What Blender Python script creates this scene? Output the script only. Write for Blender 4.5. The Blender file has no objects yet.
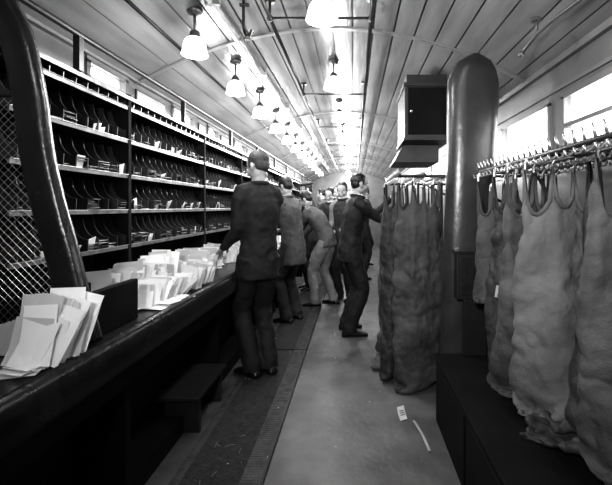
import bpy, bmesh, math, random
import numpy as np
from mathutils import Vector, Matrix, noise
random.seed(7)
C = bpy.context.scene.collection
V = Vector

# ---------------------------------------------------------------- materials
def mat(name, g, rough=0.6, metal=0.0, var=0.0, vscale=6.0, stretch=(1,1,1), bump=0.0, bscale=60.0, spec=0.5, emit=0.0, coat=0.0):
    m = bpy.data.materials.new(name); m.use_nodes = True
    nt = m.node_tree; b = nt.nodes['Principled BSDF']
    b.inputs['Base Color'].default_value = (g, g, g, 1)
    b.inputs['Roughness'].default_value = rough
    b.inputs['Metallic'].default_value = metal
    b.inputs['Specular IOR Level'].default_value = spec
    b.inputs['Coat Weight'].default_value = coat
    if emit:
        b.inputs['Emission Color'].default_value = (1, 1, 1, 1)
        b.inputs['Emission Strength'].default_value = emit
    if var or bump:
        tc = nt.nodes.new('ShaderNodeTexCoord'); mp = nt.nodes.new('ShaderNodeMapping')
        mp.inputs['Scale'].default_value = stretch
        nt.links.new(tc.outputs['Object'], mp.inputs['Vector'])
    if var:
        n = nt.nodes.new('ShaderNodeTexNoise'); n.inputs['Scale'].default_value = vscale
        n.inputs['Detail'].default_value = 6
        nt.links.new(mp.outputs['Vector'], n.inputs['Vector'])
        r = nt.nodes.new('ShaderNodeValToRGB')
        r.color_ramp.elements[0].position = 0.3; r.color_ramp.elements[1].position = 0.7
        lo = max(0, g*(1-var)); hi = min(1, g*(1+var))
        r.color_ramp.elements[0].color = (lo, lo, lo, 1); r.color_ramp.elements[1].color = (hi, hi, hi, 1)
        nt.links.new(n.outputs['Fac'], r.inputs['Fac']); nt.links.new(r.outputs['Color'], b.inputs['Base Color'])
    if bump:
        n2 = nt.nodes.new('ShaderNodeTexNoise'); n2.inputs['Scale'].default_value = bscale
        n2.inputs['Detail'].default_value = 4
        nt.links.new(mp.outputs['Vector'], n2.inputs['Vector'])
        bp = nt.nodes.new('ShaderNodeBump'); bp.inputs['Strength'].default_value = bump
        bp.inputs['Distance'].default_value = 0.01
        nt.links.new(n2.outputs['Fac'], bp.inputs['Height']); nt.links.new(bp.outputs['Normal'], b.inputs['Normal'])
    return m

M = dict(
 ceil=mat('ceiling_paint', .19, .24, var=.22, vscale=3, stretch=(4, .5, 4), bump=.15, bscale=14),
 groove=mat('ceiling_groove', .015, .6),
 rib=mat('ceiling_rib', .18, .3),
 wall=mat('wall_paint', .15, .35, var=.2, vscale=4),
 darkwood=mat('dark_polished_wood', .016, .3, var=.4, vscale=5, stretch=(8, 1, 8), bump=.1, bscale=20),
 shelfw=mat('shelf_wood', .018, .5, var=.3, vscale=8),
 matte=mat('matte_dark_paint', .006, .85, var=.3, vscale=8, spec=.15),
 lip=mat('label_strip', .15, .35, var=.7, vscale=16),
 divm=mat('divider_metal', .045, .28),
 iron=mat('black_iron', .02, .4, metal=.3),
 steel=mat('worn_steel', .40, .35, metal=.9),
 conduit=mat('painted_conduit', .45, .3),
 floor=mat('lino_floor', .10, .5, var=.5, vscale=4, bump=.3, bscale=30),
 mat1=mat('rubber_mat', .018, .8, var=.8, vscale=35, bump=.9, bscale=90),
 matedge=mat('mat_edge', .045, .6, var=.6, vscale=20, bump=.6, bscale=60),
 leather=mat('black_leather', .014, .27, var=.3, vscale=10, bump=.25, bscale=25),
 pillar=mat('pillar_leather', .030, .30, var=.4, vscale=5, bump=.25, bscale=22),
 paper=mat('paper', .92, .7), paper2=mat('paper_grey', .6, .7), ink=mat('ink', .05, .7),
 canvas=mat('sack_canvas', .060, .7, var=.6, vscale=4, bump=.3, bscale=150, spec=.4),
 canvas2=mat('sack_canvas_dark', .028, .6, var=.6, vscale=4, bump=.3, bscale=150, spec=.45),
 canvas3=mat('sack_canvas_light', .12, .8, var=.5, vscale=4, bump=.3, bscale=150, spec=.3),
 strap=mat('strap', .35, .6, var=.2),
 skin=mat('skin', .40, .5, var=.08, vscale=12),
 hair=mat('hair', .012, .4, bump=.6, bscale=90, var=.4, vscale=60),
 hairg=mat('hair_grey', .05, .5, bump=.6, bscale=90, var=.5, vscale=60),
 suit=mat('suit_cloth', .009, .75, var=.3, vscale=12, bump=.3, bscale=200),
 coatg=mat('coat_grey', .07, .8, var=.3, vscale=8, bump=.3, bscale=160),
 coatd=mat('coat_dark_grey', .025, .8, var=.3, vscale=8, bump=.3, bscale=160),
 coatl=mat('coat_light', .20, .8, var=.3, vscale=8, bump=.3, bscale=160),
 shirt=mat('shirt_white', .5, .8, var=.1, vscale=8),
 shoe=mat('shoe_leather', .01, .25),
 eye=mat('eye_white', .7, .3),
 shade=mat('opal_shade', .8, .3, emit=2.0),
 bulb=mat('lamp_bulb', .9, .3, emit=26),
 brass=mat('lamp_fitting', .12, .35, metal=.6),
)
g = bpy.data.materials.new('frosted_glass'); g.use_nodes = True
nt = g.node_tree; nt.nodes.clear()
o = nt.nodes.new('ShaderNodeOutputMaterial'); mx = nt.nodes.new('ShaderNodeMixShader')
t1 = nt.nodes.new('ShaderNodeBsdfTransparent'); t2 = nt.nodes.new('ShaderNodeBsdfTranslucent')
t2.inputs['Color'].default_value = (.9, .9, .9, 1); mx.inputs[0].default_value = .35
nt.links.new(t1.outputs[0], mx.inputs[1]); nt.links.new(t2.outputs[0], mx.inputs[2]); nt.links.new(mx.outputs[0], o.inputs[0])
M['glass'] = g

# ---------------------------------------------------------------- mesh builder
class MB:
    def __init__(s): s.v = []; s.f = []; s.m = []; s.mats = []
    def mi(s, m):
        if m not in s.mats: s.mats.append(m)
        return s.mats.index(m)
    def add(s, vs, fs, m):
        k = len(s.v); i = s.mi(m)
        s.v += [V(p) for p in vs]; s.f += [[a+k for a in f] for f in fs]; s.m += [i]*len(fs)
    def box(s, a, b, m):
        x0, y0, z0 = a; x1, y1, z1 = b
        vs = [(x0,y0,z0),(x1,y0,z0),(x1,y1,z0),(x0,y1,z0),(x0,y0,z1),(x1,y0,z1),(x1,y1,z1),(x0,y1,z1)]
        s.add(vs, [(0,3,2,1),(4,5,6,7),(0,1,5,4),(1,2,6,5),(2,3,7,6),(3,0,4,7)], m)
    def obox(s, c, size, R, m):
        hx, hy, hz = [q/2 for q in size]; c = V(c)
        vs = [c + R @ V(p) for p in [(-hx,-hy,-hz),(hx,-hy,-hz),(hx,hy,-hz),(-hx,hy,-hz),(-hx,-hy,hz),(hx,-hy,hz),(hx,hy,hz),(-hx,hy,hz)]]
        s.add(vs, [(0,3,2,1),(4,5,6,7),(0,1,5,4),(1,2,6,5),(2,3,7,6),(3,0,4,7)], m)
    def sheet(s, c, w, h, R, m, bend=0.0, th=.0018, n=5):
        c = V(c); vs = []
        for sd in (0, 1):
            for i in range(n+1):
                t = i/n
                for x in (-w/2, w/2):
                    vs.append(c + R @ V((x, -bend*h*t*t + sd*th, h*t*(1-.3*bend*bend*t))))
        fs = []; k = 2*(n+1)
        for i in range(n):
            a = 2*i; fs.append((a, a+1, a+3, a+2)); fs.append((k+a+2, k+a+3, k+a+1, k+a))
            fs.append((a, a+2, k+a+2, k+a)); fs.append((a+3, a+1, k+a+1, k+a+3))
        fs.append((1, 0, k, k+1)); fs.append((2*n, 2*n+1, k+2*n+1, k+2*n))
        s.add(vs, fs, m)
    def loft(s, rings, m, cap=True):
        n = len(rings[0]); vs = [p for r in rings for p in r]; fs = []
        for i in range(len(rings)-1):
            for j in range(n):
                k = (j+1) % n
                fs.append((i*n+j, i*n+k, (i+1)*n+k, (i+1)*n+j))
        if cap:
            for i in (0, len(rings)-1):
                c = sum((V(p) for p in rings[i]), V((0,0,0)))/n
                vs.append(c); q = len(vs)-1
                for j in range(n):
                    k = (j+1) % n
                    fs.append((i*n+k, i*n+j, q) if i == 0 else (i*n+j, i*n+k, q))
        s.add(vs, fs, m)
    def tube(s, pts, rad, m, n=12, cap=True, rounded=False):
        pts = [V(p) for p in pts]
        if not isinstance(rad, (list, tuple)): rad = [rad]*len(pts)
        rad = list(rad)
        if rounded:
            d0 = (pts[0]-pts[1]).normalized(); d1 = (pts[-1]-pts[-2]).normalized(); r0, r1 = rad[0], rad[-1]
            pts = [pts[0]+d0*r0*.92, pts[0]+d0*r0*.6]+pts+[pts[-1]+d1*r1*.6, pts[-1]+d1*r1*.92]
            rad = [r0*.39, r0*.8]+rad+[r1*.8, r1*.39]
        rings = []; a = None
        for i, p in enumerate(pts):
            t = (pts[min(i+1, len(pts)-1)]-pts[max(i-1, 0)]).normalized()
            if a is None: a = t.orthogonal()
            a = (a - t*a.dot(t)).normalized(); b = t.cross(a)
            r = rad[i]
            rings.append([p + a*math.cos(2*math.pi*j/n)*r + b*math.sin(2*math.pi*j/n)*r for j in range(n)])
        s.loft(rings, m, cap)
    def ell(s, c, r, m, n=14, k=9, R=None):
        c = V(c); rings = []
        for i in range(1, k):
            ph = math.pi*i/k; z = -math.cos(ph); q = math.sin(ph); ring = []
            for j in range(n):
                a = 2*math.pi*j/n
                p = V((math.cos(a)*q*r[0], math.sin(a)*q*r[1], z*r[2]))
                ring.append(c + (R @ p if R else p))
            rings.append(ring)
        s.loft(rings, m, True)
        lo = V((0,0,-r[2])); hi = V((0,0,r[2]))
        s.v[-2] = c + (R @ lo if R else lo); s.v[-1] = c + (R @ hi if R else hi)
    def lathe(s, prof, c, m, n=24, cap=False):
        c = V(c)
        s.loft([[c+V((math.cos(2*math.pi*j/n)*r, math.sin(2*math.pi*j/n)*r, z)) for j in range(n)] for r, z in prof], m, cap)
    def prism(s, poly, axis_y0, axis_y1, m):
        n = len(poly)
        vs = [(x, axis_y0, z) for x, z in poly] + [(x, axis_y1, z) for x, z in poly]
        fs = [tuple(range(n)), tuple(range(2*n-1, n-1, -1))] + [(j, j+n, (j+1) % n+n, (j+1) % n) for j in range(n)]
        s.add(vs, fs, m)
    def xform(s, T): s.v = [T @ p for p in s.v]
    def build(s, name, parent=None, smooth=False, bevel=0, recalc=True):
        lo = V([min(p[i] for p in s.v) for i in range(3)]); hi = V([max(p[i] for p in s.v) for i in range(3)])
        org = V(((lo.x+hi.x)/2, (lo.y+hi.y)/2, lo.z))
        me = bpy.data.meshes.new(name)
        me.from_pydata([tuple(p-org) for p in s.v], [], s.f)
        for m in s.mats: me.materials.append(m)
        me.polygons.foreach_set('material_index', s.m)
        if recalc:
            bm = bmesh.new(); bm.from_mesh(me); bmesh.ops.recalc_face_normals(bm, faces=bm.faces); bm.to_mesh(me); bm.free()
        if smooth: me.polygons.foreach_set('use_smooth', [True]*len(me.polygons))
        ob = bpy.data.objects.new(name, me); C.objects.link(ob); ob.location = org
        if parent:
            ob.parent = parent; ob.location = org - parent.location
        if bevel:
            md = ob.modifiers.new('b', 'BEVEL'); md.width = bevel; md.segments = 3; md.limit_method = 'ANGLE'
        return ob

def empty(name, loc):
    e = bpy.data.objects.new(name, None); e.empty_display_size = .1; C.objects.link(e); e.location = loc
    return e

# ---------------------------------------------------------------- room shell
XL, XR, Y0, Y1, ZW = -1.5, 1.2, -0.9, 14.0, 2.15
XC = (XL+XR)/2; HW = (XR-XL)/2
def zc(x): return ZW + .38*(1-((x-XC)/HW)**2)

b = MB(); b.box((XL-.1, Y0-.1, -.1), (XR+.1, Y1+.1, 0), M['floor']); b.build('floor')
def wall(name, x0, x1, wins, z0, z1):
    b = MB()
    b.box((x0, Y0, 0), (x1, Y1, z0), M['wall']); b.box((x0, Y0, z1), (x1, Y1, ZW+.06), M['wall'])
    y = Y0
    for a, c in wins+[(Y1, Y1)]:
        b.box((x0, y, z0), (x1, a, z1), M['wall']); y = c
    b.build(name)
RW = [(.2, .95), (1.3, 2.28), (2.45, 3.22), (4.3, 5.1), (6.2, 7.0)]
LW = [(2.25, 2.62), (3.3, 3.75), (4.1, 4.4), (5, 5.5), (6.2, 6.7)]
wall('wall_right', XR, XR+.08, RW, 1.61, 1.93)
wall('wall_left', XL-.08, XL, LW, 2.03, 2.13)
b = MB(); b.box((XL-.1, Y1, 0), (XR+.1, Y1+.1, 2.6), M['wall']); b.build('wall_back')
b = MB(); b.box((XL-.1, Y0-.1, 0), (XR+.1, Y0, 2.6), M['wall']); b.build('wall_front')
wi = 1
for wins, xa, xb, z0, z1, sgn in ((RW, XR, XR+.08, 1.61, 1.93, -1), (LW, XL-.08, XL, 2.03, 2.13, 1)):
    for a, c in wins:
        b = MB(); t = .014; xi = XR-.012 if sgn < 0 else XL-.01; xo = xi+.022
        b.box((xi, a-.02, z0-.02), (xo, c+.02, z0+t), M['rib']); b.box((xi, a-.02, z1-t), (xo, c+.02, z1+.02), M['rib'])
        b.box((xi, a-.02, z0), (xo, a+t, z1), M['rib']); b.box((xi, c-t, z0), (xo, c+.02, z1), M['rib'])
        if sgn < 0 and a < 2.4:
            zm = z0+.15
            b.box((xi+.002, a, zm-.012), (xo-.002, c, zm+.012), M['rib'])
        xm = (xa+xb)/2
        b.box((xm-.003, a, z0), (xm+.003, c, z1), M['glass'])
        b.build('window_%d' % wi); wi += 1
b = MB(); NB = 20
for i in range(NB):
    xa = XL-.05 + (XR-XL+.1)*i/NB; xb = XL-.05+(XR-XL+.1)*(i+1)/NB; gp = .006
    za, zb = zc(xa), zc(xb)
    b.prism([(xa+gp, za), (xb-gp, zb), (xb-gp, zb+.02), (xa+gp, za+.02)], Y0-.05, Y1+.05, M['ceil'])
    b.prism([(xa-gp, za+.012), (xb+gp, zb+.012), (xb+gp, zb+.07), (xa-gp, za+.07)], Y0-.05, Y1+.05, M['groove'])
b.build('ceiling')
b = MB()
for yk in [2.75+2.4*i for i in range(5)]:
    N = 24
    ring = [(XL+(XR-XL)*i/N) for i in range(N+1)]
    poly = [(x, zc(x)-.010) for x in ring]+[(x, zc(x)+.004) for x in reversed(ring)]
    b.prism(poly, yk-.02, yk+.02, M['rib'])
b.build('trim_1')
b = MB()
b.box((XR-.03, Y0, ZW-.02), (XR, Y1, ZW+.03), M['rib']); b.box((XL, Y0, ZW), (XL+.03, Y1, ZW+.03), M['rib'])
b.box((XR-.015, Y0, 1.52), (XR, Y1, 1.56), M['rib']); b.box((XR-.012, Y0, 1.98), (XR, Y1, 2.0), M['rib'])
b.build('trim_2')
b = MB(); b.box((XR-.015, Y0, 0), (XR, Y1, .12), M['darkwood']); b.build('baseboard_right')
b = MB()
YD = Y1-.003
b.box((-.55, YD-.05, 0), (.3, YD, 2.0), M['darkwood']); b.box((-.5, YD-.06, .1), (.25, YD-.05, .9), M['shelfw'])
b.box((-.42, YD-.06, 1.1), (.17, YD-.05, 1.85), M['paper2']); b.ell((.2, YD-.08, 1.0), (.025, .03, .025), M['steel'])
b.build('door_1')

# ---------------------------------------------------------------- mats
yy = .85
for L in (2.75, 2.9, 2.9):
    b = MB(); xa, xb = -.86, -.425
    b.box((xa, yy, 0), (xb, yy+L, .012), M['mat1'])
    b.box((xa, yy, 0), (xa+.045, yy+L, .015), M['matedge']); b.box((xb-.11, yy, 0), (xb-.012, yy+L, .014), M['matedge'])
    b.box((xb-.012, yy, 0), (xb, yy+L, .016), M['iron'])
    x = xa+.055
    while x < xb-.125:
        b.box((x, yy, .006), (x+.005, yy+L, .0145), M['mat1']); x += .014
    y = yy+.03
    while y < yy+L-.03:
        b.box((xb-.105, y, .01), (xb-.02, y+.006, .0158), M['matedge']); y += .02
    b.build('floor_mat'); yy += L+.02
b = MB(); rs = random.Random(3)
for i in range(46):
    x = rs.uniform(-.82, .25); y = rs.uniform(1.2, 5.5); z = .018 if x < -.42 else .002
    R = Matrix.Rotation(rs.uniform(0, 3), 3, 'Z') @ Matrix.Rotation(rs.uniform(-.2, .2), 3, 'X')
    s_ = rs.uniform(.004, .012); b.obox((x, y, z+.002), (s_, s_*rs.uniform(.3, 1), .0012), R, rs.choice([M['paper2'], M['strap']]))
for i in range(9):
    x = rs.uniform(-.75, -.55); y = rs.uniform(1.7, 2.3); a = rs.uniform(0, 3)
    p = V((x, y, .018)); d = V((math.cos(a), math.sin(a), 0))*rs.uniform(.01, .035)
    b.tube([p-d, p+V((0, 0, .004)), p+d], .0008, M['strap'], n=4)
b.build('floor_litter')

# ---------------------------------------------------------------- sorting frame
SZ = [1.08, 1.28, 1.48, 1.68, 1.87]; XF = -1.30
SY0, SY1 = 1.50, 9.6; ZT = 1.915
fr = empty('mail_sorting_frame', (-1.4, 1.6, .8))
b = MB()
b.box((XL+.002, SY0, .803), (XL+.012, SY1, ZT), M['matte'])
for z in SZ: b.box((XL+.01, SY0, z-.012), (XF, SY1, z), M['matte'])
posts = [2.30, 3.46, 4.6, 5.74, 6.88, 8.02, 9.16, 9.6]
for y in posts: b.box((XL+.01, y-.014, .803), (XF+.012, y+.014, ZT+.03), M['matte'])
b.box((XL+.01, SY0, ZT), (XF+.015, SY1, ZT+.015), M['shelfw'])
b.build('case', fr)
b = MB()
for z in SZ:
    b.box((XF, SY0, z-.015), (XF+.008, SY1, z+.002), M['lip'])
    b.tube([(XF+.01, SY0, z+.005), (XF+.01, SY1, z+.005)], .002, M['steel'], n=6)
b.box((XF+.010, SY0, ZT-.002), (XF+.018, SY1, ZT+.018), M['lip'])
b.build('label_strips', fr)
b = MB()
for z in SZ:
    hh = .165 if z < 1.8 else .04
    y = SY0+.05
    while y < SY1-.05:
        b.prism([(-1.485, z), (XF-.006, z), (XF-.002, z+min(.06, hh)), (-1.33, z+min(.066, hh)), (-1.355, z+hh*.48+.005), (-1.375, z+hh*.7), (-1.385, z+hh), (-1.485, z+hh)], y-.003, y+.003, M['divm'])
        y += .082
b.build('dividers', fr)
b = MB()
for k in range(260):
    z = random.choice(SZ[:4]); y = SY0+.05+.082*random.randint(0, 95)
    n = random.randint(1, 10)
    for q in range(n):
        R = Matrix.Rotation(random.uniform(-.15, .15), 3, 'Z') @ Matrix.Rotation(random.uniform(-.1, .1), 3, 'Y')
        b.obox((-1.385+random.uniform(-.03, .03), y+.041, z+.007+q*.006), (.14, .062, .002), R, random.choice([M['paper2'], M['lip'], M['lip']]))
rq = random.Random(5)
SP = [(1.92, 1.48, .07), (2.40, 1.28, .07), (2.9, 1.68, .05), (3.1, 1.28, .06), (3.9, 1.48, .08), (2.05, 1.68, .05), (3.3, 1.08, .06), (1.75, 1.28, .05), (2.6, 1.08, .05), (2.75, 1.48, .05)]
for i in range(36): SP.append((rq.uniform(1.7, 7), rq.choice(SZ[:4]), rq.uniform(.03, .07)))
for (y, z, h) in SP:
    R = Matrix.Rotation(rq.uniform(.1, .5), 3, 'Y') @ Matrix.Rotation(rq.uniform(-.3, .4), 3, 'X')
    b.obox((-1.318, y, z+h/2), (.003, .055, h), R, M['paper'])
b.build('sorted_letters', fr)
b = MB()
for ya, yb in [(2.75, 3.15), (3.85, 4.0), (4.5, 4.9), (5.6, 5.9)]:
    b.box((XL+.002, ya, 2.03), (XL+.012, yb, 2.10), M['paper2'])
    b.box((XL+.001, ya-.01, 2.02), (XL+.008, yb+.01, 2.11), M['iron'])
b.build('destination_label_boards')

# desk
dk = empty('sorting_desk', (-1.15, 1.5, 0))
b = MB(); DX = -.87
b.box((XL+.002, Y0+.05, .755), (DX-.03, 9.6, .80), M['darkwood']); b.build('desk_top', dk, bevel=.004)
b = MB()
sec = [(DX-.05, .67), (DX-.012, .67), (DX, .69), (DX+.004, .745), (DX, .79), (DX-.01, .810), (DX-.025, .818), (DX-.04, .812), (DX-.05, .80)]
b.loft([[V((x, y, z)) for x, z in sec] for y in (Y0+.05, 9.6)], M['leather']); b.build('rounded_front_edge', dk, smooth=True)
b = MB()
b.box((DX-.10, Y0+.05, .55), (DX-.075, 9.6, .75), M['matte'])
b.box((-1.22, Y0+.05, 0), (-1.20, 9.6, .75), M['matte'])
y = -.6
while y < 9.6:
    b.box((-1.22, y, 0), (DX-.10, y+.04, .75), M['matte']); y += 1.15
b.build('apron_and_legs', dk, bevel=.004)
b = MB(); b.box((-1.2, 1.0, .0), (-.98, 5, .1), M['matte']); b.build('kick_board', dk)
b = MB()
b.box((-1.12, 2.25, .20), (-.875, 2.75, .225), M['shelfw'])
for y in (2.3, 2.67): b.box((-1.09, y, .0), (-.89, y+.03, .20), M['shelfw'])
b.box((-.99, 2.33, .08), (-.97, 2.67, .11), M['shelfw'])
b.build('foot_stool', bevel=.004)

# curved partition with wire net
PY = 1.44
pt = empty('curved_partition', (-1.2, PY, .8))
edge = [(-1.30, 2.25), (-1.255, 2.12), (-1.205, 2.02), (-1.16, 1.92), (-1.115, 1.72), (-1.085, 1.5), (-1.045, 1.32), (-.995, 1.14), (-.955, .98), (-.91, .82)]
def catm(P, n=6):
    out = []
    for i in range(len(P)-1):
        p0 = P[max(i-1, 0)]; p1 = P[i]; p2 = P[i+1]; p3 = P[min(i+2, len(P)-1)]
        for k in range(n):
            t = k/n
            out.append(tuple(.5*((2*p1[d])+(-p0[d]+p2[d])*t+(2*p0[d]-5*p1[d]+4*p2[d]-p3[d])*t*t+(-p0[d]+3*p1[d]-3*p2[d]+p3[d])*t**3) for d in range(len(p1))))
    out.append(tuple(P[-1])); return out
E = catm(edge)
b = MB(); rings = []
for i, (x, z) in enumerate(E):
    a = E[max(i-1, 0)]; c = E[min(i+1, len(E)-1)]
    t = V((c[0]-a[0], 0, c[1]-a[1])).normalized(); nrm = V((-t.z, 0, t.x))
    if nrm.x < 0: nrm = -nrm
    ring = []
    for j in range(16):
        an = 2*math.pi*j/16; cx = math.copysign(abs(math.cos(an))**.6, math.cos(an)); cy = math.copysign(abs(math.sin(an))**.6, math.sin(an))
        ring.append(V((x, PY, z)) - nrm*.055 + nrm*cx*.055 + V((0, 1, 0))*cy*.03)
    rings.append(ring)
b.loft(rings, M['leather']); b.build('curved_edge_board', pt, smooth=True)
b = MB()
def xe(z):
    for i in range(len(E)-1):
        if E[i][1] >= z >= E[i+1][1]:
            u = (E[i][1]-z)/(E[i][1]-E[i+1][1]+1e-9); return E[i][0]*(1-u)+E[i+1][0]*u
    return E[-1][0]
k = -1.6
while k < 2.4:
    for sg in (1, -1):
        run = []
        for q in range(70):
            x = XL+.01+q*.009
            z = (.80+k+(x-XL)*1.0) if sg > 0 else (.8+k+1.2-(x-XL)*1.0)
            if .81 < z < 1.70 and x < xe(z)-.08: run.append(V((x, PY+sg*.0015, z)))
            elif run: break
        if len(run) > 1: b.tube([run[0], run[-1]], .0009, M['steel'], n=4)
    k += .03
b.tube([(XL, PY, 1.70), (xe(1.70)-.06, PY, 1.70)], .006, M['iron'], n=8)
b.build('wire_net', pt)
b = MB(); b.box((-1.49, 1.475, .801), (-.98, 1.495, 1.02), M['matte']); b.box((-1.0, 1.5, .801), (-.97, 1.80, .98), M['matte'])
b.build('desk_tray_divider', pt, bevel=.006)

# ---------------------------------------------------------------- letters
def bundle(name, x0, x1, y0, y1, n, hmin=.1, hmax=.17, z=.804, tilt=.3, groups=3):
    b = MB()
    for i in range(n):
        t = i/n
        if i % max(1, n//groups) == 0:
            gx = random.uniform(x0, x1); gz = random.uniform(-.45, .6); gt = tilt+random.uniform(-.15, .35); gh = random.uniform(hmin, hmax)
        y = y0+(y1-y0)*t+random.uniform(-.006, .006)
        h = gh+random.uniform(-.025, .025); w = random.uniform(.10, .15)
        R = Matrix.Rotation(gz+random.uniform(-.12, .12), 3, 'Z') @ Matrix.Rotation(-(gt+random.uniform(-.08, .12)), 3, 'X') @ Matrix.Rotation(random.uniform(-.12, .12), 3, 'Y')
        b.sheet((gx+random.uniform(-.02, .02), y, z+.006), w, h, R, random.choice([M['paper'], M['paper'], M['paper2']]), bend=random.uniform(-.15, .25))
        if random.random() < .35:
            b.obox(V((gx, y, z)) + R @ V((w*.1, -.002, h*.5)), (w*.35, .001, .004), R, M['ink'])
    for i in range(n//5):
        R = Matrix.Rotation(random.uniform(0, 3), 3, 'Z')
        b.obox((random.uniform(x0-.06, x1+.08), random.uniform(y0, y1), z+.001+i*.0022), (.13, .09, .0015), R, M['paper'])
    b.build(name)
bundle('letter_bundle', -1.22, -1.13, 1.84, 2.15, 54, .13, .19, groups=5)
bundle('letter_bundle', -1.08, -1.02, 1.92, 2.38, 50, .09, .14, groups=5, tilt=.5)
bundle('letter_bundle', -1.24, -1.12, 2.20, 2.60, 60, .13, .20, groups=6)
bundle('letter_bundle', -1.06, -1.0, 2.42, 2.75, 36, .09, .13, groups=4)
bundle('letter_bundle', -1.24, -1.12, 2.66, 3.0, 48, .12, .18, groups=5)
bundle('letter_bundle', -1.24, -1.15, 3.05, 3.5, 40, .10, .17)
bundle('letter_bundle', -1.15, -1.05, 3.6, 4.3, 60, .10, .17, groups=6)
bundle('letter_bundle', -1.15, -1.05, 4.9, 5.8, 60, .10, .17, groups=6)
b = MB()
for i in range(40):
    t = i/40; k = (i % 8)/8
    R = Matrix.Rotation(.25+random.uniform(-.25, .2)-.2*t, 3, 'Z') @ Matrix.Rotation(-(.22+.3*(1-t)+random.uniform(-.06, .06)), 3, 'X') @ Matrix.Rotation(.22+random.uniform(-.24, .14), 3, 'Y')
    h = random.uniform(.14, .215)
    b.sheet((-.99+random.uniform(-.03, .03)+t*.02, 1.19+t*.14, .818), random.uniform(.075, .11), h, R, random.choice([M['paper']]*3+[M['paper2']]), bend=random.uniform(-.08, .22))
for i in range(10):
    b.obox((random.uniform(-1.04, -.97), random.uniform(1.15, 1.3), .803+i*.0022), (.10, .07, .0015), Matrix.Rotation(random.uniform(-.6, .6), 3, 'Z'), M['paper'])
b.build('envelope_stack')
b = MB()
for i in range(12):
    R = Matrix.Rotation(random.uniform(-.2, .2), 3, 'Z') @ Matrix.Rotation(-.5, 3, 'X')
    b.sheet((-1.16+random.uniform(-.03, .01), 1.33+i*.005, .805), .09, .10, R, M['paper2'], bend=.1)
b.build('letter_bundle')

# ---------------------------------------------------------------- lamps
def lamp(x, y, zs, r=.07, w=9):
    e = empty('ceiling_lamp', (x, y, zs)); zt = zc(x)
    b = MB()
    b.lathe([(.0, zt-zs+.005), (.045, zt-zs+.005), (.04, zt-zs-.02), (.012, zt-zs-.03)], (x, y, zs), M['brass'], cap=True)
    b.tube([(x, y, zt-.02), (x, y, zs+.075)], .008, M['brass'], n=8)
    b.lathe([(.010, .10), (.026, .088), (.030, .06), (.028, .045)], (x, y, zs), M['brass'], n=20, cap=True)
    b.build('fitting', e, smooth=True)
    b = MB(); k = r/.07
    prof = [(.026, .058), (.034*k, .056), (.050*k, .046), (.060*k, .028), (.066*k, .005), (.069*k, -.02), (.076*k, -.040), (.074*k, -.042), (.066*k, -.02), (.058*k, .02), (.03*k, .045)]
    n = 48; rg = []
    for pr_, pz in prof:
        rg.append([V((x, y, zs+pz))+V((math.cos(2*math.pi*j/n), math.sin(2*math.pi*j/n), 0))*pr_*(1+.025*(j % 2)) for j in range(n)])
    b.loft(rg, M['shade'], cap=False); b.build('bell_shade', e, smooth=True)
    b = MB(); b.ell((x, y, zs-.012), (.028*k, .028*k, .034*k), M['bulb']); b.build('bulb', e, smooth=True)
    l = bpy.data.lights.new('lamp_light', 'POINT'); l.energy = w; l.shadow_soft_size = .05; l.color = (1, 1, 1)
    lo = bpy.data.objects.new('lamp_light', l); C.objects.link(lo); lo.parent = e; lo.location = (0, 0, -.11)
for i in range(12): lamp(-.90, 2.26+.78*i, 2.20, r=.066, w=10 if i < 2 else 15)
lamp(-.90, 0.75, 2.20, w=4)
for y, w in ((2.12, 13), (3.35, 13), (4.6, 22), (5.9, 36), (7.2, 46), (8.6, 46), (10.2, 46), (11.8, 46), (13.2, 46)):
    lamp(-.17, y, 2.33, r=.078, w=w)
lamp(-.17, .6, 2.33, r=.078, w=3)
l = bpy.data.lights.new('flash_light', 'AREA'); l.energy = 18; l.size = .15; l.spread = 1.6
lo = bpy.data.objects.new('flash_light', l); C.objects.link(lo); lo.location = (-.35, -.55, 1.80)
lo.rotation_euler = (V((.8, 3, 1.5))-V((-.35, -.55, 1.80))).to_track_quat('-Z', 'Y').to_euler()

# ceiling rods
b = MB()
for x in (-.49, .10):
    b.tube([(x, .4, 2.40), (x, 12, 2.40)], .012, M['iron'], n=10)
for y in (.9, 2.33, 3.9, 5.5, 7.1, 8.7, 10.3):
    b.tube([(-.49, y, 2.40), (.10, y, 2.40)], .008, M['iron'], n=8)
    for x in (-.49, .10):
        b.tube([(x, y, 2.40), (x, y, zc(x)+.01)], .008, M['iron'], n=8)
        b.lathe([(0, 0), (.03, 0), (.03, .012), (0, .012)], (x, y, zc(x)-.012), M['iron'], n=16)
        b.ell((x, y, 2.40), (.02, .02, .02), M['iron'])
b.build('ceiling_bag_rail', smooth=True)
b = MB()
b.tube([(-.775, .2, 2.40), (-.775, 12.5, 2.40)], .014, M['conduit'], n=10)
b.tube([(-.735, .2, 2.415), (-.735, 12.5, 2.415)], .007, M['iron'], n=8)
for i in range(10):
    y = 1+i*1.15; b.box((-.80, y-.012, 2.385), (-.72, y+.012, 2.46), M['steel'])
b.build('electrical_conduit', smooth=False)
b = MB()
b.tube([(-1.12, .2, zc(-1.12)-.014), (-1.12, 12.5, zc(-1.12)-.014)], .010, M['iron'], n=8)
b.build('ceiling_pipe', smooth=True)
b = MB(); b.tube([(-1.28, 1.5, 2.10), (-1.28, 12, 2.10)], .012, M['iron'], n=10)
for i in range(9): b.box((-1.3, 1.85+i*1.15, 1.935), (-1.27, 1.88+i*1.15, 2.11), M['iron'])
b.build('shelf_top_rail')
b = MB()
x, y = -.58, 2.1
b.tube([(x, y, zc(x)), (x, y, 2.27), (x, y+.01, 2.23), (x+.012, y, 2.20), (x+.035, y, 2.20), (x+.045, y, 2.23)], .008, M['iron'], n=8)
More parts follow.
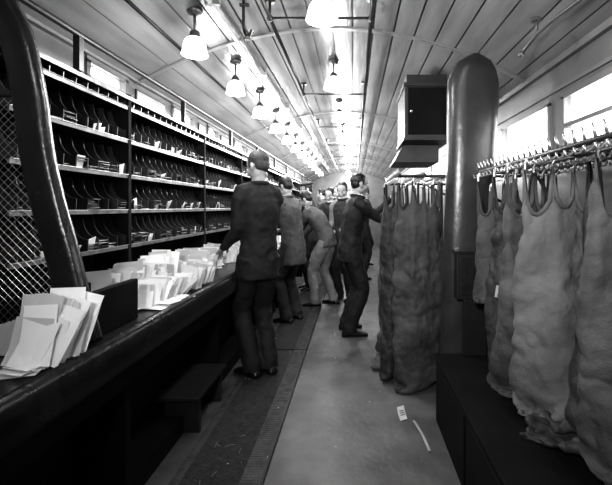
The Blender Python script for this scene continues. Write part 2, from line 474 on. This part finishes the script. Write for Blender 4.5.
b.tube([(x-.02, y, 2.36), (x+.03, y, 2.36)], .01, M['iron'], n=8); b.box((x-.03, y-.02, zc(x)-.01), (x+.03, y+.02, zc(x)+.01), M['iron'])
b.build('hanging_hook', smooth=False)
b = MB()
P = [V((.90, 2.15, 2.12)), V((.95, 2.08, 2.20)), V((.98, 1.95, 2.22)), V((1.0, 1.7, 2.21)), V((1.02, 1.5, 2.20))]
b.tube(P, .011, M['brass'], n=10)
for p in (P[1], P[3]):
    b.tube([p, (p.x, p.y, zc(p.x)+.01)], .008, M['brass'], n=8); b.lathe([(0, 0), (.03, 0), (.03, .01), (0, .01)], (p.x, p.y, zc(p.x)-.01), M['brass'])
b.ell(P[0], (.018, .018, .018), M['brass']); b.ell(P[-1], (.018, .018, .018), M['brass'])
b.build('ceiling_grab_handle', smooth=True)

# ---------------------------------------------------------------- right-hand fixtures
b = MB(); rings = []
for i in range(40):
    t = i/39; z = 2.285*t
    xl = .54+.06*min(1, t*1.4); xr = .93-.05*math.sin(min(1, t*1.15)*math.pi)
    if z > 2.285-.22:
        u = (z-(2.285-.22))/.22; u = min(u, .985); k = math.sqrt(1-u*u); c = .5*(xl+xr)+.02; hw = (xr-xl)/2
        xl, xr = c-hw*k-.02*k, c+hw*k-.02*k
    c = (xl+xr)/2; h = (xr-xl)/2; ring = []
    for j in range(28):
        a = 2*math.pi*j/28
        cx = math.copysign(abs(math.cos(a))**.75, math.cos(a)); cy = math.copysign(abs(math.sin(a))**.75, math.sin(a))
        ring.append(V((c+h*cx, 2.58+.08*cy*min(1, h/.1), z)))
    rings.append(ring)
b.loft(rings, M['pillar'])
b.build('padded_partition_pillar', smooth=True)
b = MB()
b.box((.40, 3.15, 1.84), (.76, 3.65, 2.27), M['shelfw']); b.box((.425, 3.14, 1.87), (.735, 3.15, 2.24), M['matte'])
b.box((.39, 3.13, 2.25), (.77, 3.67, 2.275), M['shelfw']); b.box((.42, 3.2, 2.27), (.74, 3.6, 2.36), M['shelfw'])
b.box((.39, 3.13, 1.825), (.77, 3.67, 1.845), M['shelfw']); b.ell((.45, 3.13, 2.05), (.012, .015, .012), M['steel'])
b.prism([(.34, 1.68), (.72, 1.68), (.72, 1.83), (.42, 1.83)], 3.4, 3.9, M['shelfw'])
b.build('overhead_cabinet', bevel=.005)
def rack(xs, ya, yb, z, sup):
    b = MB()
    for x in xs:
        b.tube([(x, ya, z), (x, yb, z)], .011, M['iron'], n=10)
        y = ya+.03
        while y < yb-.02:
            b.tube([(x, y, z+.005), (x-.006, y, z+.03), (x-.012, y, z+.052)], [.006, .005, .003], M['steel'], n=6)
            b.tube([(x, y, z), (x-.015, y, z-.03), (x-.03, y, z-.035), (x-.035, y, z-.015)], .004, M['steel'], n=6)
            y += .055
    for y in sup:
        b.tube([(xs[0], y, z), (XR-.016, y, z)], .011, M['iron'], n=8)
        b.tube([(xs[-1], y, z), (XR-.010, y, z-.25)], .010, M['iron'], n=8)
    b.build('mailbag_rack', smooth=True)
rack((.32, .50, .68), 2.78, 3.95, 1.52, (2.85, 3.88))
rack((.72, .88, 1.04), .5, 2.35, 1.50, (.6, 1.5, 2.3))

ct = bpy.data.textures.new('creases', 'CLOUDS'); ct.noise_scale = .07; ct.noise_depth = 3
cr = bpy.data.textures.new('crumple', 'MARBLE'); cr.marble_type = 'SHARP'; cr.noise_scale = .22; cr.turbulence = 8; cr.noise_depth = 2
def simbag(yc, ztop, h, W, pins, seed, gather=.7, xc=0., ylim=.3, xlim=(-9, 9), fill=.15, steps=170, inner=9, zmin=.02, turn=0., cr_=.25):
    rs = np.random.RandomState(seed); n, k = 72, 36
    th = np.arange(n)/n*2*np.pi
    tri = np.where(th < np.pi, 1-2*th/np.pi, -3+2*th/np.pi)
    lay = np.sin(th)
    P = np.zeros((k+1, n, 3)); ca, sa = math.cos(turn), math.sin(turn)
    for i in range(k+1):
        u = tri*W/2*gather; v = lay*.06+.035*np.sin(tri*8+seed+i*.04)
        P[i, :, 1] = yc+u*ca-v*sa
        P[i, :, 0] = xc+u*sa+v*ca
        P[i, :, 2] = ztop-h*i/k*.90
    P += rs.normal(0, .003, P.shape)
    lh = 2*W/n; lv = h/k; ld = math.hypot(lh, lv)
    pin_i = [int(round(p[0]*n)) % n for p in pins]; pin_p = np.array([p[1] for p in pins])
    Q = P.copy(); mirror = np.array([(-j) % n for j in range(n)])
    def con(A, ia, ib, L, s):
        d = A[ib]-A[ia]; l = np.sqrt((d*d).sum(-1, keepdims=True))+1e-9
        c = d*(.5*s*(l-L)/l); A[ia] += c; A[ib] -= c
    ev = np.arange(0, n, 2); od = np.arange(1, n, 2)
    ph = rs.uniform(0, 6.28, 6); fq = rs.uniform(.7, 1.3, 6)
    T = np.linspace(0, 1, k+1)[:, None]; TH = th[None, :]
    push = np.sin(3*TH+6*fq[0]*T+ph[0])*.5+np.sin(4*TH-7*fq[1]*T+ph[1])*.6+.5*np.sin(7*TH+6*fq[2]*T+ph[2])
    for st in range(steps):
        vel = (P-Q)*.96; Q = P.copy(); P = P+vel; P[..., 2] -= .0035
        c = P.mean(axis=1, keepdims=True); r = P-c; r[..., 2] = 0
        wgt = (fill*np.linspace(.1, 1, k+1)**1.2)[:, None, None] + (cr_*push*np.minimum(1, T*2.5))[..., None]
        P += r/(np.linalg.norm(r, axis=-1, keepdims=True)+.02)*.0035*wgt
        for it in range(inner):
            for off in (ev, od):
                con(P, (slice(None), off), (slice(None), (off+1) % n), lh, 1.)
            for o_ in (0, 1):
                a = np.arange(o_, k, 2); con(P, (a,), (a+1,), lv, 1.)
            for o_ in (0, 1):
                a = np.arange(o_, k, 2)[:, None]; j = np.arange(n)[None, :]
                con(P, (a, j), (a+1, (j+1) % n), ld, .35); con(P, (a, (j+1) % n), (a+1, j), ld, .35)
            if it % 2 == 0:
                for o_ in range(4):
                    j = np.arange(o_, n, 4); con(P, (slice(None), j), (slice(None), (j+2) % n), 2*lh, .2)
                    a = np.arange(o_, k-1, 4); con(P, (a,), (a+2,), 2*lv, .15)
            m_ = .5*(P[-1]+P[-1][mirror]); P[-1] = m_
            for q in range(len(pins)):
                P[0, pin_i[q]] = pin_p[q]
            P[..., 1] = np.clip(P[..., 1], yc-ylim, yc+ylim); P[..., 0] = np.clip(P[..., 0], xlim[0], xlim[1])
            P[..., 2] = np.maximum(P[..., 2], zmin)
    return P
def sack(x, y, zt, h, W, seed, m, hang='two', spread=.34, strap=False, tag=False, fill=.15, ylim=.26, xlim=(-9, 9), gather=.7, name='mailbag', zmin=.02, crease=.026, turn=0., cr_=.25):
    s = spread/2
    if hang == 'two': pins = [(0, (0, s, 0)), (.5, (.02, -s, 0))]
    elif hang == 'three': pins = [(0, (0, s, 0)), (.5, (0, -s, 0)), (.25, (.10, 0, -.01))]
    elif hang == 'wide': pins = [(0, (0, s, 0)), (.5, (0, -s, 0)), (.25, (.04, .01, -.01)), (.375, (.04, -s*.5, -.005)), (.125, (.04, s*.5, -.005)), (.75, (-.03, -.02, -.05))]
    elif hang == 'corner': pins = [(0, (0, s*.5, 0)), (.25, (.02, 0, 0)), (.12, (.02, s*.3, 0))]
    else: pins = [(0, (0, s, 0)), (.5, (.02, -s, 0)), (.33, (.07, -s*.4, 0)), (.17, (.07, s*.4, 0)), (.67, (-.03, -s*.35, -.02)), (.85, (-.03, s*.45, -.01))]
    ct_, st_ = math.cos(turn), math.sin(turn)
    pins = [(f, (x+p[0]*ct_+p[1]*st_, y+p[1]*ct_-p[0]*st_, zt+p[2])) for f, p in pins]
    P = simbag(y, zt, h, W, pins, seed, gather, x, ylim, xlim, fill, zmin=zmin, turn=turn, cr_=cr_)
    e = empty(name, (x, y, float(P[..., 2].min())))
    rings = [[V(p) for p in r] for r in P.tolist()]
    b = MB(); b.loft(rings, m, cap=False); ob = b.build('sack_body', e, smooth=True, recalc=False)
    w = ob.modifiers.new('w', 'WELD'); w.merge_threshold = .0005
    sm = ob.modifiers.new('sm', 'SMOOTH'); sm.factor = .5; sm.iterations = 1
    ss = ob.modifiers.new('ss', 'SUBSURF'); ss.levels = 2; ss.render_levels = 2
    d = ob.modifiers.new('d1', 'DISPLACE'); d.texture = cr; d.texture_coords = 'GLOBAL'; d.strength = crease; d.mid_level = .5
    d = ob.modifiers.new('d2', 'DISPLACE'); d.texture = ct; d.texture_coords = 'GLOBAL'; d.strength = crease*.9; d.mid_level = .5
    sd = ob.modifiers.new('s', 'SOLIDIFY'); sd.thickness = .004; sd.offset = 0
    b = MB(); b.tube(rings[0]+[rings[0][0]], .009, m, n=8); b.build('hem', e, smooth=True)
    b = MB()
    for fr_, p in pins:
        p = V(p); b.tube([p+V((0, 0, -.02)), p+V((0, 0, .0)), p+V((.01, 0, .022))], .006, M['steel'], n=6)
    b.build('eyelets', e)
    if strap:
        j = 50; b = MB(); pts = [rings[i][j]+V((-.020, -.012, 0)) for i in range(0, 18, 1)]
        p = pts[-1]; pts += [p+V((-.01, 0, -.05)), p+V((-.005, .01, -.10)), p+V((0, .015, -.15))]
        for i in range(len(pts)-1):
            p, q = pts[i], pts[i+1]; dd = V((.006, .006, 0)); off = V((-.003, 0, 0))
            b.add([p-dd, p+dd, q+dd, q-dd, p-dd+off, p+dd+off, q+dd+off, q-dd+off], [(0,1,2,3),(7,6,5,4),(0,4,5,1),(2,6,7,3),(1,5,6,2),(0,3,7,4)], M['canvas3'])
        p = pts[17]; b.tube([p+V((-.02, -.006, .015)), p+V((.02, -.006, .015)), p+V((.02, -.006, -.015)), p+V((-.02, -.006, -.015)), p+V((-.02, -.006, .015))], .003, M['steel'], n=6)
        b.build('strap', e)
    if tag:
        b = MB(); j = 46; p = rings[12][j]+V((-.03, -.01, 0))
        b.obox(p+V((0, 0, -.03)), (.003, .035, .055), Matrix.Rotation(.15, 3, 'Y') @ Matrix.Rotation(.8, 3, 'Z'), M['strap']); b.tube([p+V((.03, .01, .02)), p], .002, M['strap'], n=5)
        b.build('label_tag', e)
XM = (.08, .80)
sack(.48, 2.92, 1.49, 1.20, .52, 1, M['canvas'], 'wide', .36, xlim=(.16, .9), ylim=.16, fill=.35, turn=1.1, gather=.8)
sack(.38, 3.12, 1.49, 1.10, .50, 2, M['canvas2'], 'wide', .32, strap=True, xlim=XM, ylim=.18, fill=.35, gather=.75, turn=1.0)
sack(.36, 3.36, 1.49, .95, .60, 3, M['canvas3'], 'corner', .30, xlim=XM, ylim=.2, fill=.4, turn=.7, tag=True)
sack(.38, 3.60, 1.49, 1.05, .52, 4, M['canvas'], 'wide', .32, xlim=(.14, .8), ylim=.2, fill=.4, gather=.7, turn=.8)
sack(.66, 3.25, 1.49, 1.1, .56, 5, M['canvas2'], 'two', .30, xlim=(.5, 1.1), ylim=.2)
sack(.66, 3.68, 1.49, 1.1, .56, 6, M['canvas'], 'three', .30, xlim=(.5, 1.1), ylim=.2)
XN = (.52, 1.17); Z5 = .48
sack(.80, 2.24, 1.46, .36, .36, 11, M['canvas'], 'wide', .28, xlim=(.6, 1.1), ylim=.14, fill=.6, zmin=.8, gather=.85, turn=1.1, crease=.018)
sack(.86, 2.04, 1.47, .78, .48, 12, M['canvas2'], 'wide', .38, xlim=XN, ylim=.16, zmin=Z5, strap=True, fill=.4, gather=.85, turn=1.15)
sack(.82, 1.86, 1.47, .84, .50, 13, M['canvas'], 'many', .40, xlim=XN, ylim=.16, zmin=Z5, fill=.35, gather=.85, turn=1.0, tag=True)
sack(.88, 1.68, 1.47, .80, .54, 14, M['canvas3'], 'wide', .42, xlim=XN, ylim=.16, zmin=Z5, fill=.35, gather=.85, turn=1.2)
sack(.86, 1.50, 1.47, .70, .56, 15, M['canvas2'], 'corner', .46, xlim=XN, ylim=.18, zmin=Z5, fill=.4, gather=.8, turn=1.0, strap=True)
sack(.92, 1.32, 1.47, .78, .50, 18, M['canvas'], 'wide', .38, xlim=(.6, 1.17), ylim=.16, zmin=Z5, fill=.4, gather=.85, turn=1.1)
sack(.94, 1.12, 1.47, .80, .50, 16, M['canvas2'], 'wide', .38, xlim=(.62, 1.17), ylim=.16, zmin=Z5, fill=.4, gather=.85, turn=1.1)
b = MB(); P = catm([(.36, 2.42, .006), (.37, 2.35, .012), (.39, 2.25, .006), (.40, 2.12, .006)])
for i in range(len(P)-1):
    p, q = V(P[i]), V(P[i+1]); dd = V((.007, .002, 0)); up = V((0, 0, .003))
    b.add([p-dd, p+dd, q+dd, q-dd, p-dd+up, p+dd+up, q+dd+up, q-dd+up], [(0,1,2,3),(7,6,5,4),(0,4,5,1),(2,6,7,3),(1,5,6,2),(0,3,7,4)], M['strap'])
b.build('bag_strap')
b = MB()
R = Matrix.Rotation(.5, 3, 'Z') @ Matrix.Rotation(-.75, 3, 'X')
b.sheet((.305, 2.44, .003), .05, .075, R, M['paper'], bend=.25, th=.004)
for q in (.35, .5, .65): b.obox(V((.305, 2.44, .003))+R @ V((0, -.004-.25*.075*q*q, .075*q)), (.032, .001, .004), R, M['ink'])
b.build('mailbag_label')
b = MB()
b.box((.50, .4, 0), (1.18, 2.44, .38), M['matte']); b.box((.49, .38, .38), (1.18, 2.46, .40), M['matte'])
for y in (.45, 1.12, 1.8): b.box((.492, y, .04), (.50, y+.6, .36), M['matte'])
b.build('bench_locker', bevel=.005)
b = MB()
b.box((.62, 2.41, .74), (.84, 2.49, 1.02), M['iron']); b.box((.61, 2.40, 1.02), (.85, 2.495, 1.035), M['darkwood']); b.box((.64, 2.40, .77), (.82, 2.41, 1.0), M['darkwood'])
b.box((.66, 2.41, .402), (.8, 2.44, .74), M['iron'])
b.build('small_locker', bevel=.004)

# ---------------------------------------------------------------- people
cl = bpy.data.textures.new('folds', 'CLOUDS'); cl.noise_scale = .09; cl.noise_depth = 2
def rem(ob, vox, sm=3, disp=0):
    r = ob.modifiers.new('r', 'REMESH'); r.mode = 'VOXEL'; r.voxel_size = vox; r.use_smooth_shade = True
    s = ob.modifiers.new('s', 'SMOOTH'); s.iterations = sm; s.factor = .6
    if disp:
        d = ob.modifiers.new('d', 'DISPLACE'); d.texture = cl; d.texture_coords = 'GLOBAL'; d.strength = disp; d.mid_level = .5
def ik(a, c, l1, l2, pole):
    d = c-a; L = d.length
    if L > (l1+l2)*.995: c = a+d*((l1+l2)*.995/L); d = c-a; L = d.length
    u = d.normalized(); p = (pole-u*pole.dot(u)).normalized()
    x = (l1*l1-l2*l2+L*L)/(2*L); h = math.sqrt(max(0, l1*l1-x*x))
    return a+u*x+p*h, c
def person(name, loc, yaw, H=1.72, lean=0., feet=((-.10, 0, .1), (.10, 0, -.1)), hands=((-.22, .1, .85), (.22, .1, .85)), hyaw=0., hpitch=.2,
           coat='suit', trous='suit', hair='hair', sleeves=None, hem=.16, vox=.011, cap=False, curl=.45, palm=((1, 0, 0), (-1, 0, 0)), squat=0., bulk=1., flare=.25):
    s = H/1.72; e = empty(name, (loc[0], loc[1], 0))
    T = Matrix.Translation((loc[0], loc[1], 0)) @ Matrix.Rotation(yaw, 4, 'Z') @ Matrix.Scale(s, 4)
    def out(b, nm, **k):
        b.xform(T); return b.build(nm, e, smooth=True, **k)
    Pv = V((0, -lean*.12, .93-squat))
    def d(a): return V((0, math.sin(a), math.cos(a)))
    W = Pv+d(lean*.5)*.13; Ch = W+d(lean)*.2; Sh = Ch+d(lean*1.15)*.13; Nk = Ch+d(lean*1.2)*.205
    sx = V((1, 0, 0))
    def ring(c, rx, ry, a, n=20):
        f = V((0, math.cos(a), -math.sin(a)))
        return [c+sx*rx*bulk*math.cos(2*math.pi*j/n)+f*ry*bulk*math.sin(2*math.pi*j/n) for j in range(n)]
    b = MB(); m = M[coat]
    b.loft([ring(Pv-d(lean*.3)*hem, .172, .135, lean*.3), ring(Pv-d(lean*.3)*(hem*.5), .172, .135, lean*.3), ring(Pv, .166, .128, lean*.4), ring(W, .148, .115, lean*.6), ring((W+Ch)/2, .158, .120, lean), ring(Ch, .170, .124, lean),
            ring((Ch+Sh)/2, .172, .12, lean), ring(Sh, .158, .10, lean*1.1), ring((Sh+Nk)/2, .12, .082, lean*1.1), ring(Nk, .068, .066, lean*1.2)], m)
    armb = b if not sleeves else MB(); am = m if not sleeves else M[sleeves]
    wr = []
    for i, sg in enumerate((-1, 1)):
        S = Sh+sx*sg*.165*bulk+V((0, 0, -.005)); tgt = V(hands[i])
        el, wp = ik(S, tgt, .285, .255, V((sg*flare, -.7, -.6)))
        inn = Sh+sx*sg*.09+d(lean)*.02
        armb.tube([inn, S+V((-sg*.03, 0, .008)), S+(el-S)*.15, S+(el-S)*.5, el+(S-el)*.08, el+(wp-el)*.12, el+(wp-el)*.5, el+(wp-el)*.97], [.066, .068, .065, .056, .050, .049, .044, .037], am, n=14, rounded=True)
        wr.append((wp, (wp-el).normalized()))
    ob = out(b, 'jacket'); rem(ob, vox, 3, .030)
    if sleeves: ob = out(armb, 'shirt_sleeves'); rem(ob, vox, 3, .016)
    b = MB(); dn = d(lean*1.2)
    b.loft([ring(Nk-dn*.015, .070, .069, lean*1.2), ring(Nk+dn*.014, .059, .060, lean*1.2), ring(Nk+dn*.026, .056, .057, lean*1.2)], M['shirt'], cap=True)
    out(b, 'shirt_collar')
    b = MB(); rr = ring(Nk+dn*.002, .070, .069, lean*1.2); b.tube(rr+[rr[0]], .017, m, n=8); out(b, 'jacket_collar')
    b = MB(); m2 = M[trous]
    b.loft([ring(Pv-V((0, 0, .10)), .12, .10, 0), ring(Pv-V((0, 0, .04)), .158, .115, 0), ring(Pv+V((0, 0, .03)), .155, .112, 0), ring(W-V((0, 0, .02)), .135, .10, lean*.4)], m2)
    shoes = MB()
    for i, sg in enumerate((-1, 1)):
        hp = Pv+V((sg*.082, 0, -.03)); fx, fy, fa = feet[i]
        an = V((fx, fy, .095)); kn, an = ik(hp, an, .43, .415, V((sg*.1, 1, .1)))
        an2 = V((an.x, an.y, .05)) if an.z < .12 else an
        b.tube([hp+V((0, 0, .02)), hp+(kn-hp)*.25, hp+(kn-hp)*.6, kn, kn+(an-kn)*.35, kn+(an-kn)*.75, an, an2], [.092, .094, .084, .074, .073, .070, .070, .072], m2, n=16)
        Rf = Matrix.Rotation(fa, 3, 'Z'); z0 = an.z-.095; rg = []
        for (yy, w, hgt) in [(-.088, .018, .03), (-.08, .034, .06), (-.04, .038, .085), (.02, .040, .082), (.07, .046, .062), (.12, .048, .046), (.165, .038, .036), (.185, .018, .024)]:
            r_ = []
            for j in range(14):
                q = 2*math.pi*j/14; zz = .5+.5*math.sin(q)
                r_.append(V((an.x, an.y, z0)) + Rf @ V((w*math.cos(q), yy, max(.0, zz*hgt))))
            rg.append(r_)
        shoes.loft(rg, M['shoe'])
    ob = out(b, 'trousers'); rem(ob, vox, 3, .026)
    out(shoes, 'shoes')
    hc = Nk+V((0, .5*math.sin(lean*.9)*.1+.018, .132))
    HR = Matrix.Translation(hc) @ Matrix.Rotation(hyaw, 4, 'Z') @ Matrix.Rotation(-hpitch, 4, 'X')
    b = MB(); k = M['skin']
    b.ell((0, -.012, .03), (.073, .093, .084), k, 20, 14); b.ell((0, .02, -.03), (.059, .064, .078), k, 20, 14)
    b.ell((0, .05, -.090), (.028, .026, .022), k); b.ell((0, .074, .014), (.044, .013, .009), k)
    for sg in (-1, 1):
        b.ell((sg*.036, .058, -.028), (.022, .02, .02), k); b.ell((sg*.074, -.006, -.012), (.009, .019, .031), k, R=Matrix.Rotation(sg*.3, 3, 'Z'))
        b.ell((sg*.05, .0, -.065), (.018, .04, .03), k)
    b.tube([(0, .080, .010), (0, .092, -.012), (0, .105, -.034)], [.008, .010, .014], k, rounded=True)
    b.ell((0, .082, -.056), (.022, .010, .006), k); b.ell((0, .080, -.067), (.019, .010, .006), k)
    b.xform(HR)
    b.tube([HR @ V((0, -.02, -.04)), (hc+Nk)/2+V((0, -.012, -.01)), Nk+V((0, 0, -.03))], [.054, .052, .06], k, n=18)
    ob = out(b, 'head'); rem(ob, .0055, 2)
    b = MB()
    for sg in (-1, 1):
        b.ell((sg*.029, .0735, -.002), (.013, .010, .008), M['eye']); b.ell((sg*.029, .0815, -.002), (.005, .004, .005), M['shoe'])
        b.tube([(sg*.014, .084, .016), (sg*.03, .085, .020), (sg*.045, .074, .016)], .0035, M[hair], n=6)
    b.xform(HR); out(b, 'eyes')
    b = MB(); hm = M[hair]
    b.ell((0, -.024, .044), (.078, .092, .078), hm, 20, 14); b.ell((0, -.048, .002), (.069, .056, .068), hm, 18, 12)
    for sg in (-1, 1): b.ell((sg*.066, .012, .02), (.012, .02, .035), hm)
    b.xform(HR); ob = out(b, 'hair'); rem(ob, .006, 2, .008)
    if cap:
        b = MB(); b.ell((0, -.015, .085), (.105, .115, .035), M['coatd'], 24, 10); b.ell((0, .085, .068), (.06, .05, .008), M['coatd']); b.xform(HR); out(b, 'flat_cap')
    for i, sg in enumerate((-1, 1)):
        wp, dr = wr[i]; pn = V(palm[i]); pn = (pn-dr*pn.dot(dr)).normalized(); zax = -pn; xax = dr.cross(zax).normalized()
        Rm = Matrix((xax, dr, zax)).transposed().to_4x4(); HM = Matrix.Translation(wp-dr*.01) @ Rm
        ts = 1 if xax.dot(V((-sg*.6, .3, .6))) > 0 else -1
        b = MB(); sk = M['skin']
        def pr(y, rx, rz): return [V((rx*math.cos(2*math.pi*j/14), y, rz*math.sin(2*math.pi*j/14))) for j in range(14)]
        b.loft([pr(-.03, .027, .022), pr(0, .027, .020), pr(.03, .035, .018), pr(.06, .041, .016), pr(.09, .040, .013), pr(.098, .034, .009)], sk)
        for q, (fx, fl) in enumerate(((.031, .072), (.0105, .080), (-.0105, .075), (-.031, .058))):
            fx *= ts; p = V((fx, .085, 0)); pts = [p-V((0, .015, 0))]; a = curl*.5; L = [.45, .32, .23]
            for r_ in range(3):
                pts.append(p.copy()); p = p+V((fx*.12, math.cos(a), -math.sin(a)))*fl*L[r_]; a += curl*(1+.1*q)
            pts.append(p); b.tube(pts, [.0095, .0095, .0088, .008, .0068], sk, n=10, rounded=True)
        b.tube([V((ts*.018, .015, -.004)), V((ts*.040, .042, -.012)), V((ts*.052, .068, -.022)), V((ts*.050, .090, -.030))], [.014, .0125, .0105, .008], sk, n=10, rounded=True)
        b.xform(HM); ob = out(b, 'hand_left' if sg < 0 else 'hand_right'); rem(ob, .0042, 1)
    return e
R_ = math.radians
PD = ((.3, 0, -1), (-.3, 0, -1))
person('postal_sorter', (-.735, 3.10), R_(42), 1.74, .02, feet=((-.065, .0, .2), (.075, -.02, -.1)), hands=((-.17, .25, .97), (.10, .27, .98)), hyaw=.35, hpitch=.3, hair='hairg', bulk=.93, palm=PD, hem=.19, flare=.0)
person('postal_sorter', (-.71, 4.55), R_(62), 1.66, .18, hands=((-.16, .36, 1.0), (.15, .34, 1.02)), hpitch=.4, coat='coatg', trous='coatd', hem=.26, palm=PD, flare=.1)
person('postal_sorter', (-.42, 5.3), R_(70), 1.60, .60, feet=((-.13, .05, .2), (.12, -.12, -.1)), hands=((-.14, .50, .76), (.16, .50, .78)), hpitch=.6, coat='coatg', trous='coatl', hair='hair', palm=PD, hem=.10)
person('postal_sorter', (-.68, 6.3), R_(105), 1.70, .12, hands=((-.16, .34, 1.0), (.15, .34, 1.0)), coat='coatd', trous='suit', cap=True, palm=PD)
person('postal_sorter', (-.13, 5.6), R_(150), 1.66, .12, hands=((-.2, .24, 1.05), (.14, .26, 1.0)), hyaw=.3, hpitch=.45, coat='coatd', trous='suit', sleeves='coatl')
person('postal_sorter', (-.02, 4.12), R_(-78), 1.66, .16, feet=((-.16, -.03, .2), (.10, -.04, -.1)), hands=((-.10, .46, 1.44), (.05, .46, 1.36)), hyaw=.1, hpitch=.1, coat='suit', trous='suit', curl=.7, palm=PD, flare=.3)
person('postal_sorter', (-.34, 7.9), R_(190), 1.72, .05, hpitch=.3, coat='coatd', trous='suit', hair='hairg', vox=.014)
person('postal_sorter', (.10, 7.2), R_(-60), 1.70, .1, hpitch=.2, hands=((-.15, .35, 1.2), (.15, .35, 1.2)), coat='coatd', trous='suit', vox=.014)
person('postal_sorter', (-.36, 6.7), R_(160), 1.64, .25, hpitch=.5, hands=((-.18, .3, .95), (.15, .32, .95)), coat='coatd', trous='suit', vox=.014)
person('postal_sorter', (-.68, 9.0), R_(80), 1.72, .1, hands=((-.15, .33, 1.), (.15, .33, 1.)), coat='coatg', trous='suit', vox=.014)
person('postal_sorter', (.22, 9.0), R_(-70), 1.72, .1, hands=((-.15, .35, 1.2), (.15, .35, 1.2)), coat='suit', trous='suit', vox=.016)
person('postal_sorter', (-.05, 10.2), R_(170), 1.74, .0, coat='suit', trous='suit', vox=.016)
person('postal_sorter', (-.6, 11.2), R_(100), 1.7, .1, hands=((-.15, .33, 1.), (.15, .33, 1.)), coat='coatg', trous='suit', vox=.016)

# ---------------------------------------------------------------- world, camera
w = bpy.data.worlds.new('daylight'); bpy.context.scene.world = w; w.use_nodes = True
w.node_tree.nodes['Background'].inputs[0].default_value = (1, 1, 1, 1); w.node_tree.nodes['Background'].inputs[1].default_value = 8.0
cd = bpy.data.cameras.new('camera'); cam = bpy.data.objects.new('camera', cd); C.objects.link(cam)
cam.location = (0, 0, 1.3); cam.rotation_euler = (math.pi/2, 0, 0)
cd.sensor_width = 36; cd.lens = 400/612*36; cd.shift_x = -48/612; cd.shift_y = -35.5/612; cd.clip_start = .02
bpy.context.scene.camera = cam
vs = bpy.context.scene.view_settings
vs.view_transform = 'Standard'; vs.exposure = 0.2
try: vs.look = 'Medium High Contrast'
except Exception: pass
